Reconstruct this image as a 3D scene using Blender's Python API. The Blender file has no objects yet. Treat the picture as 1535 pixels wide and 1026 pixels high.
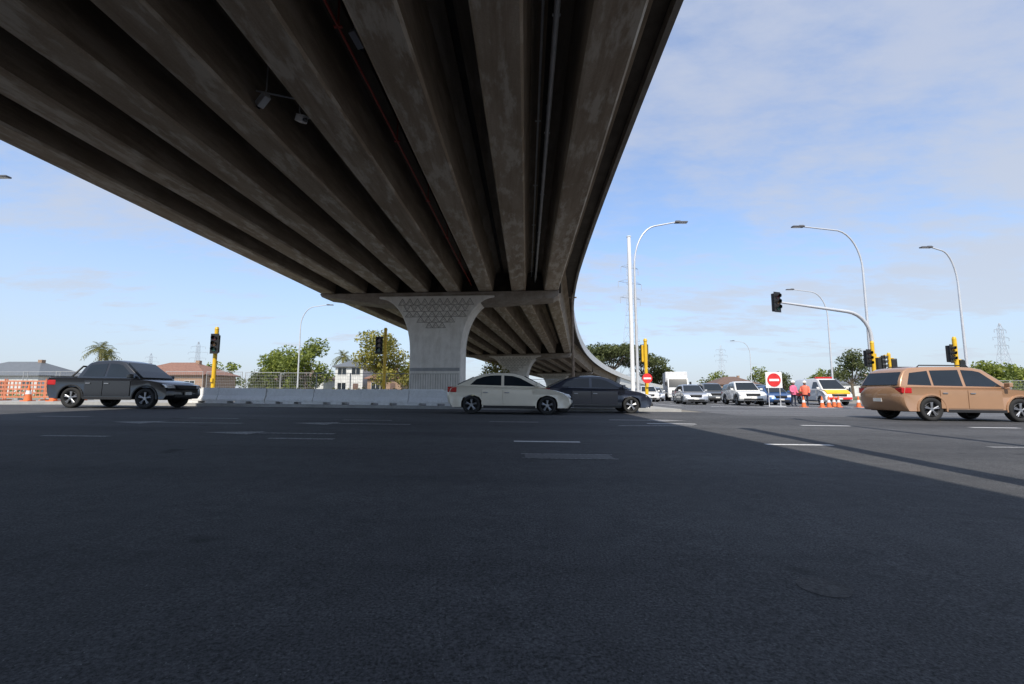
import bpy, math, random, bmesh
from mathutils import Vector, Matrix
random.seed(7)
scene=bpy.context.scene
COL=scene.collection
R=math.radians

# ---------------------------------------------------------------- materials
def newmat(name):
    m=bpy.data.materials.new(name); m.use_nodes=True
    nt=m.node_tree; b=nt.nodes['Principled BSDF']; return m,nt,b
def simple(name,col,rough=0.6,metal=0.0,var=0.12,scale=3.0,bump=0.0,bscale=60,coat=0.0):
    m,nt,b=newmat(name)
    tc=nt.nodes.new('ShaderNodeTexCoord')
    n=nt.nodes.new('ShaderNodeTexNoise'); n.inputs['Scale'].default_value=scale; n.inputs['Detail'].default_value=5
    nt.links.new(tc.outputs['Object'],n.inputs['Vector'])
    r=nt.nodes.new('ShaderNodeValToRGB')
    r.color_ramp.elements[0].position=0.3; r.color_ramp.elements[1].position=0.7
    r.color_ramp.elements[0].color=[c*(1-var) for c in col]+[1]
    r.color_ramp.elements[1].color=[min(1,c*(1+var)) for c in col]+[1]
    nt.links.new(n.outputs['Fac'],r.inputs['Fac']); nt.links.new(r.outputs['Color'],b.inputs['Base Color'])
    b.inputs['Roughness'].default_value=rough; b.inputs['Metallic'].default_value=metal
    if coat: b.inputs['Coat Weight'].default_value=coat; b.inputs['Coat Roughness'].default_value=0.05
    if bump:
        n2=nt.nodes.new('ShaderNodeTexNoise'); n2.inputs['Scale'].default_value=bscale; n2.inputs['Detail'].default_value=4
        nt.links.new(tc.outputs['Object'],n2.inputs['Vector'])
        bp=nt.nodes.new('ShaderNodeBump'); bp.inputs['Strength'].default_value=bump; bp.inputs['Distance'].default_value=0.02
        nt.links.new(n2.outputs['Fac'],bp.inputs['Height']); nt.links.new(bp.outputs['Normal'],b.inputs['Normal'])
    return m

def noise(nt,vec,scale,detail=5,rough=0.5):
    n=nt.nodes.new('ShaderNodeTexNoise'); n.inputs['Scale'].default_value=scale
    n.inputs['Detail'].default_value=detail; n.inputs['Roughness'].default_value=rough
    nt.links.new(vec,n.inputs['Vector']); return n.outputs['Fac']
def ramp(nt,fac,p0,c0,p1,c1):
    r=nt.nodes.new('ShaderNodeValToRGB'); e=r.color_ramp.elements
    e[0].position=p0; e[1].position=p1; e[0].color=list(c0)+[1]; e[1].color=list(c1)+[1]
    nt.links.new(fac,r.inputs['Fac']); return r.outputs['Color']
def mixc(nt,fac,a,b,mode='MIX'):
    x=nt.nodes.new('ShaderNodeMix'); x.data_type='RGBA'; x.blend_type=mode
    if isinstance(fac,float): x.inputs[0].default_value=fac
    else: nt.links.new(fac,x.inputs[0])
    for i,s in ((6,a),(7,b)):
        if isinstance(s,(tuple,list)): x.inputs[i].default_value=list(s)+[1]
        else: nt.links.new(s,x.inputs[i])
    return x.outputs[2]
def mapping(nt,vec,scale):
    m=nt.nodes.new('ShaderNodeMapping'); m.inputs['Scale'].default_value=scale
    nt.links.new(vec,m.inputs['Vector']); return m.outputs['Vector']

def asphalt(name='asphalt',k=1.0):
    m,nt,b=newmat(name)
    tc=nt.nodes.new('ShaderNodeTexCoord').outputs['Object']
    big=ramp(nt,noise(nt,mapping(nt,tc,(0.10,0.5,1)),1.0,6,0.6),0.3,(0.054*k,0.055*k,0.059*k),0.72,(0.106*k,0.107*k,0.111*k))
    mid=ramp(nt,noise(nt,tc,5,6,0.75),0.3,(0.78,0.78,0.78),0.7,(1.18,1.18,1.18))
    big=mixc(nt,1.0,big,mid,'MULTIPLY')
    grain=ramp(nt,noise(nt,tc,85,4,0.8),0.36,(0.3,0.3,0.3),0.66,(1.7,1.7,1.7))
    c=mixc(nt,1.0,big,grain,'MULTIPLY')
    v=nt.nodes.new('ShaderNodeTexVoronoi'); v.inputs['Scale'].default_value=75; nt.links.new(tc,v.inputs['Vector'])
    chips=ramp(nt,v.outputs['Distance'],0.10,(1,1,1),0.24,(0,0,0))
    sel=ramp(nt,noise(nt,tc,40,2),0.59,(0,0,0),0.64,(1,1,1))
    ch=mixc(nt,1.0,chips,sel,'MULTIPLY')
    c=mixc(nt,ch,c,(0.24,0.24,0.24))
    st=ramp(nt,noise(nt,mapping(nt,tc,(1.1,1.6,1)),0.9,3,0.55),0.66,(1,1,1),0.73,(0.42,0.42,0.42))
    c=mixc(nt,1.0,c,st,'MULTIPLY')
    nt.links.new(c,b.inputs['Base Color'])
    b.inputs['Roughness'].default_value=0.8; b.inputs['Specular IOR Level'].default_value=0.2
    bp=nt.nodes.new('ShaderNodeBump'); bp.inputs['Strength'].default_value=0.75; bp.inputs['Distance'].default_value=0.007
    nt.links.new(noise(nt,tc,90,4,0.75),bp.inputs['Height']); nt.links.new(bp.outputs['Normal'],b.inputs['Normal'])
    return m
def concrete(name,c0,c1,stain,staincol,stscale=(0.25,0.25,0.25),bump=0.25,light=None,lmap=(2.2,0.35,2.2),lamt=.5):
    m,nt,b=newmat(name)
    tc=nt.nodes.new('ShaderNodeTexCoord').outputs['Object']
    base=ramp(nt,noise(nt,mapping(nt,tc,(1,.3,1)) if light else tc,1.6,8,0.6),0.3,c0,0.7,c1)
    fine=ramp(nt,noise(nt,tc,35,4,0.6),0.3,(0.88,0.88,0.88),0.7,(1.1,1.1,1.1))
    base=mixc(nt,1.0,base,fine,'MULTIPLY')
    s=ramp(nt,noise(nt,mapping(nt,tc,stscale),4.0,7,0.7),0.46,(0,0,0),0.66,(stain,stain,stain))
    base=mixc(nt,s,base,staincol)
    if light:
        l=ramp(nt,noise(nt,mapping(nt,tc,lmap),1.3,8,0.65),0.5,(0,0,0),0.62,(lamt,lamt,lamt))
        base=mixc(nt,l,base,light)
    nt.links.new(base,b.inputs['Base Color']); b.inputs['Roughness'].default_value=0.85
    b.inputs['Specular IOR Level'].default_value=0.2
    bp=nt.nodes.new('ShaderNodeBump'); bp.inputs['Strength'].default_value=bump; bp.inputs['Distance'].default_value=0.02
    nt.links.new(noise(nt,tc,20,6,0.7),bp.inputs['Height']); nt.links.new(bp.outputs['Normal'],b.inputs['Normal'])
    return m
def linepaint(name,wear,top=0.5):
    m,nt,b=newmat(name)
    tc=nt.nodes.new('ShaderNodeTexCoord').outputs['Object']
    f=ramp(nt,noise(nt,tc,25,6,0.75),wear-0.08,(0.08,0.08,0.08),wear+0.06,(top,top,top))
    nt.links.new(f,b.inputs['Base Color']); b.inputs['Roughness'].default_value=0.7
    return m
def groundmat():
    m,nt,b=newmat('verge_ground')
    tc=nt.nodes.new('ShaderNodeTexCoord').outputs['Object']
    g=ramp(nt,noise(nt,tc,6,6,0.7),0.3,(0.04,0.06,0.018),0.7,(0.1,0.13,0.04))
    d=ramp(nt,noise(nt,tc,3,6,0.7),0.3,(0.18,0.16,0.13),0.7,(0.3,0.28,0.24))
    f=ramp(nt,noise(nt,tc,0.07,4,0.6),0.50,(0,0,0),0.58,(1,1,1))
    nt.links.new(mixc(nt,f,d,g),b.inputs['Base Color']); b.inputs['Roughness'].default_value=0.95
    bp=nt.nodes.new('ShaderNodeBump'); bp.inputs['Strength'].default_value=0.8; bp.inputs['Distance'].default_value=0.05
    nt.links.new(noise(nt,tc,14,6,0.7),bp.inputs['Height']); nt.links.new(bp.outputs['Normal'],b.inputs['Normal'])
    return m
def leafmat(name,dark,light):
    m,nt,b=newmat(name)
    tc=nt.nodes.new('ShaderNodeTexCoord').outputs['Object']
    c1=ramp(nt,noise(nt,tc,1.1,2,0.5),0.35,dark,0.65,light)
    c2=ramp(nt,noise(nt,tc,11,2,0.5),0.3,(0.7,0.7,0.7),0.7,(1.3,1.3,1.2))
    c=mixc(nt,1.0,c1,c2,'MULTIPLY')
    nt.links.new(c,b.inputs['Base Color'])
    b.inputs['Roughness'].default_value=0.6
    out=nt.nodes['Material Output']
    tr=nt.nodes.new('ShaderNodeBsdfTranslucent'); nt.links.new(c,tr.inputs['Color'])
    mx=nt.nodes.new('ShaderNodeMixShader'); mx.inputs[0].default_value=.35
    nt.links.new(b.outputs[0],mx.inputs[1]); nt.links.new(tr.outputs[0],mx.inputs[2]); nt.links.new(mx.outputs[0],out.inputs['Surface'])
    return m
def paint(name,col,metal=0.35):
    return simple(name,col,0.32,metal,0.05,1.5,coat=0.8)

ASPH=asphalt(); LITASPH=asphalt('sunlit_asphalt',1.6)  # second one is the same asphalt, brightened to paint in sunlight on the away road
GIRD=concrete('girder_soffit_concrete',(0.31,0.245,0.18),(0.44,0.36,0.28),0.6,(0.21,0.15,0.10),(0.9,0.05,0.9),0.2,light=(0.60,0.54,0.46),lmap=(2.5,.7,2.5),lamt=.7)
WEBM=concrete('girder_web_shaded_concrete',(0.17,0.13,0.093),(0.27,0.215,0.16),0.5,(0.12,0.085,0.055),(0.9,0.05,0.9),0.2,light=(0.34,0.285,0.225))  # darker copy of the girder concrete, shade painted into the web faces
SLABM=concrete('shaded_slab_concrete',(0.06,0.05,0.04),(0.10,0.085,0.07),0.5,(0.04,0.03,0.025),(0.5,0.1,0.5))  # base colour lowered to paint in the shade between girders
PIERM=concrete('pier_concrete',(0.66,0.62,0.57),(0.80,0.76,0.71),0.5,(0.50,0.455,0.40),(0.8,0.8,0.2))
RIBM=concrete('relief_concrete',(0.33,0.305,0.275),(0.40,0.375,0.34),0.4,(0.28,0.255,0.225))
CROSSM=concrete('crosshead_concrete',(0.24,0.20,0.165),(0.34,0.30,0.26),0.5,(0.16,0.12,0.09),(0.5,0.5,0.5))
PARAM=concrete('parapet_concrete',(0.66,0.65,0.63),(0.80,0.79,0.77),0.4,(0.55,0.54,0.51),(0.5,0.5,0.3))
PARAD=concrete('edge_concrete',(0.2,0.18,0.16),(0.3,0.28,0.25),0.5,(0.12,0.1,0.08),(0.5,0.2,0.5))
BARM=concrete('barrier_concrete',(0.72,0.72,0.72),(0.84,0.84,0.83),0.5,(0.55,0.54,0.51),(0.8,0.8,0.8))
KERBM=concrete('kerb_concrete',(0.3,0.3,0.29),(0.42,0.42,0.41),0.3,(0.24,0.23,0.22),(1,1,1))
LINE=linepaint('road_line_paint',0.40,.68); LINEW=linepaint('worn_line_paint',0.50,.36); LINEF=linepaint('faded_patch',0.5,.13)
GROUND=groundmat()
GALV=simple('galvanised_steel',(0.62,0.63,0.65),0.4,0.3,0.08)
WHITE=simple('white_painted_steel',(0.8,0.81,0.83),0.4,0.0,0.05)
YELLOW=simple('yellow_painted_steel',(0.74,0.45,0.02),0.45,0,0.1)
BLACK=simple('black_plastic',(0.015,0.015,0.016),0.5)
DARK=simple('dark_rubber',(0.02,0.02,0.02),0.85)
UNDER=simple('underbody',(0.012,0.012,0.012),0.9)
GLASS=simple('tinted_glass',(0.015,0.02,0.025),0.06,0,0.1)
CHROME=simple('alloy',(0.34,0.35,0.37),0.35,0.7,0.05)
HEADL=simple('headlight_lens',(0.75,0.77,0.8),0.1,0.2)
TAILL=simple('tail_light_lens',(0.45,0.01,0.01),0.15)
PLATE=simple('plate_white',(0.7,0.7,0.68),0.5)
RED=simple('sign_red',(0.65,0.03,0.03),0.45)
SWHITE=simple('sign_white',(0.8,0.8,0.8),0.45)
ORANGE=simple('safety_orange',(0.72,0.17,0.05),0.6)
MUTEDO=simple('faded_orange_mesh',(0.55,0.2,0.11),0.8)
WIRE=simple('fence_wire',(0.4,0.41,0.42),0.6,0.2)
LENSR=simple('lens_red_dark',(0.10,0.012,0.01),0.2); LENSA=simple('lens_amber_dark',(0.12,0.055,0.01),0.2); LENSG=simple('lens_green_dark',(0.01,0.08,0.05),0.2)
REDPIPE=simple('red_conduit',(0.45,0.05,0.03),0.5); GREYPIPE=simple('grey_conduit',(0.5,0.49,0.48),0.5); CAMG=simple('camera_grey',(0.62,0.61,0.6),0.5)
BARK=simple('bark',(0.14,0.11,0.08),0.9,0,0.35,6,0.5,15)
LEAFA=leafmat('leaves_fresh',(0.09,0.13,0.025),(0.29,0.33,0.06))
LEAFB=leafmat('leaves_dark',(0.055,0.075,0.025),(0.15,0.17,0.06))
LEAFC=leafmat('leaves_yellowish',(0.13,0.14,0.028),(0.42,0.37,0.08))
PALMM=leafmat('palm_fronds',(0.08,0.09,0.025),(0.24,0.23,0.07))
PYL=simple('hazed_pylon_steel',(0.42,0.45,0.5),0.6,0.1)  # pale bluish tint paints distance haze into the steel colour
WOODP=simple('weathered_timber',(0.2,0.15,0.11),0.85,0,0.3,4)
LAMPG=simple('lamp_head_grey',(0.1,0.1,0.11),.5)

# ---------------------------------------------------------------- mesh helper
class MB:
    def __init__(s): s.v=[];s.f=[];s.m=[];s.s=[]
    def add(s,vs,fs,mat=0,sm=False):
        o=len(s.v); s.v+= [tuple(v) for v in vs]
        for f in fs: s.f.append(tuple(i+o for i in f)); s.m.append(mat); s.s.append(sm)
    def box(s,c,d,mat=0,rz=0.0):
        x,y,z=d[0]/2,d[1]/2,d[2]/2
        vs=[Vector((a*x,b*y,e*z)) for e in(-1,1) for b in(-1,1) for a in(-1,1)]
        if rz:
            M=Matrix.Rotation(rz,3,'Z'); vs=[M@v for v in vs]
        vs=[v+Vector(c) for v in vs]
        s.add(vs,[(0,2,3,1),(4,5,7,6),(0,1,5,4),(2,6,7,3),(0,4,6,2),(1,3,7,5)],mat)
    def tube(s,pts,r,n=12,mat=0,cap=True,sm=True):
        pts=[Vector(p) for p in pts]; k=len(pts)
        rs=r if isinstance(r,(list,tuple)) else [r]*k
        up=None; vs=[]
        for i,p in enumerate(pts):
            t=(pts[min(i+1,k-1)]-pts[max(i-1,0)]).normalized()
            if up is None:
                up=Vector((0,0,1)) if abs(t.z)<0.9 else Vector((0,1,0))
            a=t.cross(up).normalized(); b=a.cross(t).normalized(); up=b
            for j in range(n):
                q=2*math.pi*j/n; vs.append(p+(a*math.cos(q)+b*math.sin(q))*rs[i])
        fs=[]
        for i in range(k-1):
            for j in range(n):
                j2=(j+1)%n; fs.append((i*n+j,i*n+j2,(i+1)*n+j2,(i+1)*n+j))
        s.add(vs,fs,mat,sm)
        if cap:
            s.add(vs[:n],[tuple(range(n))],mat); s.add(vs[-n:],[tuple(range(n-1,-1,-1))],mat)
    def prism(s,poly,a,b,mat=0,axis='y'):
        n=len(poly)
        P=(lambda x,z,t:(x,t,z)) if axis=='y' else (lambda x,z,t:(t,x,z))
        vs=[P(x,z,a) for x,z in poly]+[P(x,z,b) for x,z in poly]
        fs=[tuple(range(n)),tuple(range(2*n-1,n-1,-1))]
        for i in range(n):
            j=(i+1)%n; fs.append((i,i+n,j+n,j))
        s.add(vs,fs,mat)
    def lathe(s,prof,n=24,mat=0,c=(0,0,0),sm=True):
        vs=[];k=len(prof)
        for r,y in prof:
            for j in range(n):
                q=2*math.pi*j/n; vs.append((c[0]+r*math.cos(q),c[1]+y,c[2]+r*math.sin(q)))
        fs=[]
        for i in range(k-1):
            for j in range(n):
                j2=(j+1)%n; fs.append((i*n+j,i*n+j2,(i+1)*n+j2,(i+1)*n+j))
        s.add(vs,fs,mat,sm)
    def obj(s,name,mats,parent=None,loc=(0,0,0),rot=(0,0,0),bevel=0,seg=2,label=None,fixn=True,autos=0):
        me=bpy.data.meshes.new(name); me.from_pydata(s.v,[],s.f)
        if not isinstance(mats,(list,tuple)): mats=[mats]
        for m in mats: me.materials.append(m)
        me.polygons.foreach_set('material_index',s.m); me.polygons.foreach_set('use_smooth',s.s if not autos else [True]*len(s.s))
        if fixn:
            bm=bmesh.new(); bm.from_mesh(me)
            if autos: bmesh.ops.remove_doubles(bm,verts=bm.verts,dist=1e-5)
            bmesh.ops.recalc_face_normals(bm,faces=bm.faces)
            if autos and bevel:
                es=[e for e in bm.edges if len(e.link_faces)==2 and e.calc_face_angle(0)>R(32)]
                bmesh.ops.bevel(bm,geom=es,offset=bevel,segments=seg,profile=.5,affect='EDGES',clamp_overlap=True)
                for f in bm.faces: f.smooth=True
                bevel=0
            bm.to_mesh(me); bm.free()
        if autos: me.set_sharp_from_angle(angle=R(autos))
        me.update()
        o=bpy.data.objects.new(name,me); COL.objects.link(o)
        o.location=loc; o.rotation_euler=rot
        if parent: o.parent=parent
        if bevel:
            b=o.modifiers.new('bevel','BEVEL'); b.width=bevel; b.segments=seg; b.limit_method='ANGLE'; b.angle_limit=R(32)
        if label: o['label']=label
        return o
def empty(name,loc,rz=0,label=None,cat=None,group=None,parent=None):
    o=bpy.data.objects.new(name,None); COL.objects.link(o); o.location=loc; o.rotation_euler=(0,0,rz)
    o.empty_display_size=0.3
    if label:o['label']=label
    if cat:o['category']=cat
    if group:o['group']=group
    if parent:o.parent=parent
    return o
def tag(o,label,cat,group=None):
    o['label']=label;o['category']=cat
    if group:o['group']=group
    return o
def copy_thing(root,loc,rz=None,scale=None,label=None):
    def rec(o,par):
        c=o.copy(); COL.objects.link(c)
        if par: c.parent=par
        for ch in o.children: rec(ch,c)
        return c
    c=rec(root,None); c.location=loc
    if rz is not None: c.rotation_euler[2]=rz
    if scale: c.scale=(scale,)*3 if not isinstance(scale,tuple) else scale
    if label: c['label']=label
    return c

def gz(x): return -0.012*max(-20,min(20,x))

# ---------------------------------------------------------------- ground and roads
def sheet(name,x0,x1,y0,y1,dz,mat,struct=True,thick=0):
    xs=[x0]+[b for b in(-20,20) if x0<b<x1]+[x1]
    mb=MB(); vs=[];fs=[]
    for x in xs: vs+=[(x,y0,gz(x)+dz),(x,y1,gz(x)+dz)]
    for i in range(len(xs)-1): fs.append((2*i,2*i+2,2*i+3,2*i+1))
    mb.add(vs,fs)
    if thick:
        lo=[(a,b,c-thick) for a,b,c in vs]; n=len(vs)
        mb.add(vs+lo,[(2*i,2*i+n,2*i+2+n,2*i+2) for i in range(len(xs)-1)]+[(2*i+1,2*i+3,2*i+3+n,2*i+1+n) for i in range(len(xs)-1)]+[(0,1,1+n,n),(n-2,2*n-2,2*n-1,n-1)])
    o=mb.obj(name,mat,fixn=False)
    if struct:o['kind']='structure'
    return o
sheet('ground',-1500,1500,-200,2500,0,GROUND)
sheet('road',-300,300,-90,20.5,0.005,ASPH)
sheet('road',8.6,30.5,17.6,400,0.0095,LITASPH)
sheet('traffic_island',-120,7.6,20.62,25.2,0.13,KERBM,thick=0.13)
sheet('pavement',31.0,120,20.62,22.6,0.13,KERBM,thick=0.13)
def mark(x0,x1,y0,y1,mat=LINE,dz=0.010):
    return sheet('road_marking',x0,x1,y0,y1,dz,mat)
for i,x in enumerate((-11.5,-7.6,-3.95,0.03,4.1,7.7,11.8)):
    mark(x,x+1.07,7.42,7.56,LINE if i in(3,4) else LINEW)
for i,x in enumerate((-12.6,-8.6,-4.5,-0.6,3.6,7.7,12.2,16.3)):
    mark(x,x+1.3,12.2,12.38,LINE if x>3 else LINEW)
mark(0.16,1.25,5.65,5.98,LINEF)
for x0,x1,y0,y1 in((0.12,1.29,5.60,5.64),(0.12,1.29,5.99,6.03)): mark(x0,x1,y0,y1,LINEW)
def pmark(pts,mat,dz=.0115):
    mb=MB(); mb.add([(x,y,gz(x)+dz) for x,y in pts],[tuple(range(len(pts)))]); o=mb.obj('road_marking',mat,fixn=False); o['kind']='structure'
def arrow(x0,x1,y,w,head_,mat=LINEW):
    pmark([(x0,y-w/2),(x1,y-w/2),(x1,y+w/2),(x0,y+w/2)],mat)
    s=1 if x1>x0 else -1
    pmark([(x1+.005*s,y-head_),(x1+1.0*s,y),(x1+.005*s,y+head_)],mat)
arrow(-3.2,-4.6,8.35,.14,.32)
arrow(-6.2,-8.2,10.6,.18,.45); arrow(-2.4,-4.2,10.9,.18,.45)
pmark([(2.6,11.2),(4.6,11.6),(4.6,11.75),(2.6,11.38)],LINEW)
for y in range(34,120,6):
    for x in (12.7,16.2,19.8): mark(x-0.06,x+0.06,y,y+3,dz=.015)
mark(12.9,26,29.6,30.0,dz=.015); mark(23.4,23.55,30,110,dz=.015); mark(11.0,11.15,30,200,dz=.015)
arrow(2.9,4.2,13.75,.28,.6)
mb=MB(); mb.tube([(0,0,0),(0,0,0.007)],0.10,28)
o=mb.obj('service_cover',simple('cast_iron',(0.07,0.068,0.068),0.85,0.0,0.5,60,0.6,90),loc=(1.3,2.0,gz(1.3)+.001),bevel=0.002); tag(o,'small round worn iron service cover set in asphalt','service cover')

# ---------------------------------------------------------------- overpass
NODES=[(-72,-8.05,.03,7.3),(-30,-6.75,.03,7.3),(30,-4.85,.07,7.3),(66,0.6,.21,6.25),(98,9.3,.33,4.95),(128,21.1,.44,3.5),(160,37,.54,2.0),(195,57.6,.64,0.5),(235,85,.72,-1.2)]  # first node adds an unseen rear span to darken the foreground
def hermX(Y):
    for a,b in zip(NODES,NODES[1:]):
        if Y<=b[0] or b is NODES[-1]:
            h=b[0]-a[0]; t=(Y-a[0])/h; t2=t*t;t3=t2*t
            x=(2*t3-3*t2+1)*a[1]+(t3-2*t2+t)*h*a[2]+(-2*t3+3*t2)*b[1]+(t3-t2)*h*b[2]
            dx=((6*t2-6*t)*a[1]+(3*t2-4*t+1)*h*a[2]+(-6*t2+6*t)*b[1]+(3*t2-2*t)*h*b[2])/h
            return x,dx,a[3]+(b[3]-a[3])*t
bridge=empty('overpass',(hermX(30)[0],30,0),0,'curved concrete road overpass on flared piers with exposed girders','bridge')
bo=Vector(bridge.location)
def sweep(mb,sec,stations,mat=0,fm=None):
    n=len(sec); vs=[]
    for (p,t) in stations:
        nrm=Vector((t.y,-t.x,0)).normalized()
        for o,z in sec: vs.append(p+nrm*o+Vector((0,0,z))-bo)
    for g in ([None] if fm is None else sorted(set(fm))):
        fs=[]
        for i in range(len(stations)-1):
            for j in range(n):
                if g is not None and fm[j]!=g: continue
                k=(j+1)%n; fs.append((i*n+j,i*n+k,(i+1)*n+k,(i+1)*n+j))
        mb.add(vs,fs,mat if g is None else g)
    mb.add(vs[:n],[tuple(range(n))],mat); mb.add(vs[-n:],[tuple(range(n-1,-1,-1))],mat)
ST=[]
Y=-72.0
while Y<=235:
    x,dx,z=hermX(Y); ST.append((Vector((x,Y,z)),Vector((dx,1,0)).normalized())); Y+=3
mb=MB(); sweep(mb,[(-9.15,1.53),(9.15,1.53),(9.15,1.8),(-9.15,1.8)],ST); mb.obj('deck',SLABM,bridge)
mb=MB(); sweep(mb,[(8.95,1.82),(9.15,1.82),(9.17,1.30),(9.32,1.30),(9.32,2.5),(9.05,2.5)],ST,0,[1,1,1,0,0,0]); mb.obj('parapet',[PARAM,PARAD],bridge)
mb=MB(); sweep(mb,[(-9.15,1.82),(-8.95,1.82),(-9.05,2.5),(-9.32,2.5),(-9.32,1.42),(-9.17,1.42)],ST); mb.obj('parapet',PARAM,bridge)
OFFS=[-7.42+2.12*i for i in range(8)]
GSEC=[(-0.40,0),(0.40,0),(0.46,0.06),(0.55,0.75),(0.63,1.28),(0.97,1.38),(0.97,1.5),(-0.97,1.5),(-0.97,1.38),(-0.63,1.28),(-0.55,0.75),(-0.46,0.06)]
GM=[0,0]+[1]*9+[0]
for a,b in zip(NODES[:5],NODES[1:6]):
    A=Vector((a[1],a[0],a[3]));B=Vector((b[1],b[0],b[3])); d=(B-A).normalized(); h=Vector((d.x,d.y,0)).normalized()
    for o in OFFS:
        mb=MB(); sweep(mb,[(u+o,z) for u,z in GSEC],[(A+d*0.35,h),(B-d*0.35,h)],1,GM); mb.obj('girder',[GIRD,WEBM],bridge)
def pier(nd):
    Yp,Xp,sl,zs=nd
    e=empty('pier',Vector((Xp,Yp,0))-bo,-math.atan(sl),parent=bridge)
    zt=zs-0.02
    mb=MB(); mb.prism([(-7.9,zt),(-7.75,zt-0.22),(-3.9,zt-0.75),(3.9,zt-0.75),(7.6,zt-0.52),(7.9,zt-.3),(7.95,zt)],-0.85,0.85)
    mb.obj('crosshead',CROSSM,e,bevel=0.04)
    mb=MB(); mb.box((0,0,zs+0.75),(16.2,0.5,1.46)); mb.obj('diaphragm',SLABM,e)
    f=3.5; hw0=1.66; hw1=3.78; zb=zt-0.42
    pl=[]
    for i in range(17):
        t=i/16; ang=t*math.pi/2
        pl.append((hw0+(hw1-hw0)*(1-math.cos(ang)), zb-f+f*(math.sin(ang)) ))
    pl=[(hw0,-0.3)]+pl+[(hw1+0.02,zb+0.15)]
    poly=pl+[(-x,z) for x,z in reversed(pl)]
    mb=MB(); mb.prism(poly,-1.0,1.0); mb.obj('column',PIERM,e,bevel=0.06)
    mb=MB(); yf=-1.006
    def rib(p,q,w=0.022): mb.tube([(p[0],yf,p[1]),(q[0],yf,q[1])],w,4,sm=False)
    def hwz(z):
        r=[x for x,zz in pl if zz<=z]; return (r[-1] if r else hw0)-0.14
    zprev=zb-.04
    for k,hh in enumerate((.42,.42,.36,.36,.36)):
        z1=zprev; z0=z1-hh; zprev=z0; w=hwz(z0)
        if k>2: w*=(.7 if k==3 else .38)
        n=max(2,int(round(2*w/.5)))
        for i in range(n):
            x0=-w+2*w*i/n; x1=x0+2*w/n; xm=(x0+x1)/2
            if k==1: a0,a1=z1,z0
            else: a0,a1=z0,z1
            s=(a1-a0)/abs(a1-a0)
            rib((x0,a0),(xm,a1),.022);rib((xm,a1),(x1,a0),.022)
            rib((x0+.09,a0),(xm,a1-.16*s),.012);rib((xm,a1-.16*s),(x1-.09,a0),.012)
        rib((-w,z0),(w,z0),.02)
    mb.obj('relief_pattern',RIBM,e)
    mb=MB(); x=-hw0+.12
    while x<hw0-.1: rib((x,0.2),(x,1.95),.016); x+=.16
    rib((-hw0+.12,1.95),(hw0-.1,1.95),.016)
    mb.obj('fluting',RIBM,e)
    if 0<Yp<40:
        mb=MB(); mb.box((0,-1.0,2.23),(3.2,0.05,0.20)); mb.obj('steel_band',simple('dark_band',(0.3,0.3,0.3),0.5),e)
for nd in NODES[1:6]: pier(nd)
mb=MB(); W=[s for s in ST if s[0].y>=129]
vs=[];fs=[]
for p,t in W:
    nrm=Vector((t.y,-t.x,0))
    for o,z in((-9.0,p.z+1.5),(9.0,p.z+1.5),(9.0,-1),(-9.0,-1)):
        q=p+nrm*o; vs.append(Vector((q.x,q.y,z))-bo)
for i in range(len(W)-1):
    for j in range(4): fs.append((i*4+j,i*4+(j+1)%4,i*4+4+(j+1)%4,i*4+4+j))
fs.append((0,1,2,3)); mb.add(vs,fs); mb.obj('ramp_wall',PARAM,bridge)
def under(off,Y,z):
    A=NODES[1];B=NODES[2]; t=(Y-A[0])/(B[0]-A[0]); return Vector((A[1]+(B[1]-A[1])*t+off,Y,z))-bo
for off,z,r,m,nm in((6.40,8.0,0.06,GREYPIPE,'drain_pipe'),(6.15,8.35,0.03,GREYPIPE,'conduit'),(2.22,7.75,0.026,REDPIPE,'conduit'),(-4.2,8.4,0.03,GREYPIPE,'conduit')):
    mb=MB(); mb.tube([under(off,-29,z),under(off,29.3,z)],r,8)
    for k in range(-28,29,4): 
        p=under(off,k,z); mb.box(p+Vector((0,0,(8.85-z)/2)),(0.03,0.04,8.85-z)); mb.box(p,(0.16,0.05,0.03))
    mb.obj(nm,m,bridge)
def fixture(off,Y,z,rz):
    p=under(off,Y,z)+bo
    e=empty('security_camera',p,rz,'pale grey camera in bracket hung beneath the concrete deck','security camera','cameras under the bridge deck')
    mb=MB(); mb.box((0,0,0),(0.34,0.15,0.14)); mb.box((0.04,0,0.085),(0.40,0.18,0.02)); mb.obj('housing',CAMG,e,rot=(0,0.45,0),bevel=0.02)
    mb=MB(); mb.tube([(0,0,0.05),(-0.1,0,0.25),(-0.1,0,8.82-z)],0.016,8); mb.box((-0.1,0,8.81-z),(0.25,0.2,0.03)); mb.obj('bracket',GREYPIPE,e)
    mb=MB(); mb.tube([(0.15,0,-0.07),(0.21,0,-0.10)],0.05,12); mb.obj('lens',GLASS,e)
fixture(-0.35,10.0,7.6,2.6); fixture(0.3,10.5,7.45,-0.6)
fixture(2.35,8.6,8.0,1.2)
mb=MB(); mb.tube([under(-0.55,10.0,7.85),under(0.5,10.4,7.85)],0.02,8); mb.obj('conduit',CAMG,bridge)

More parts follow.
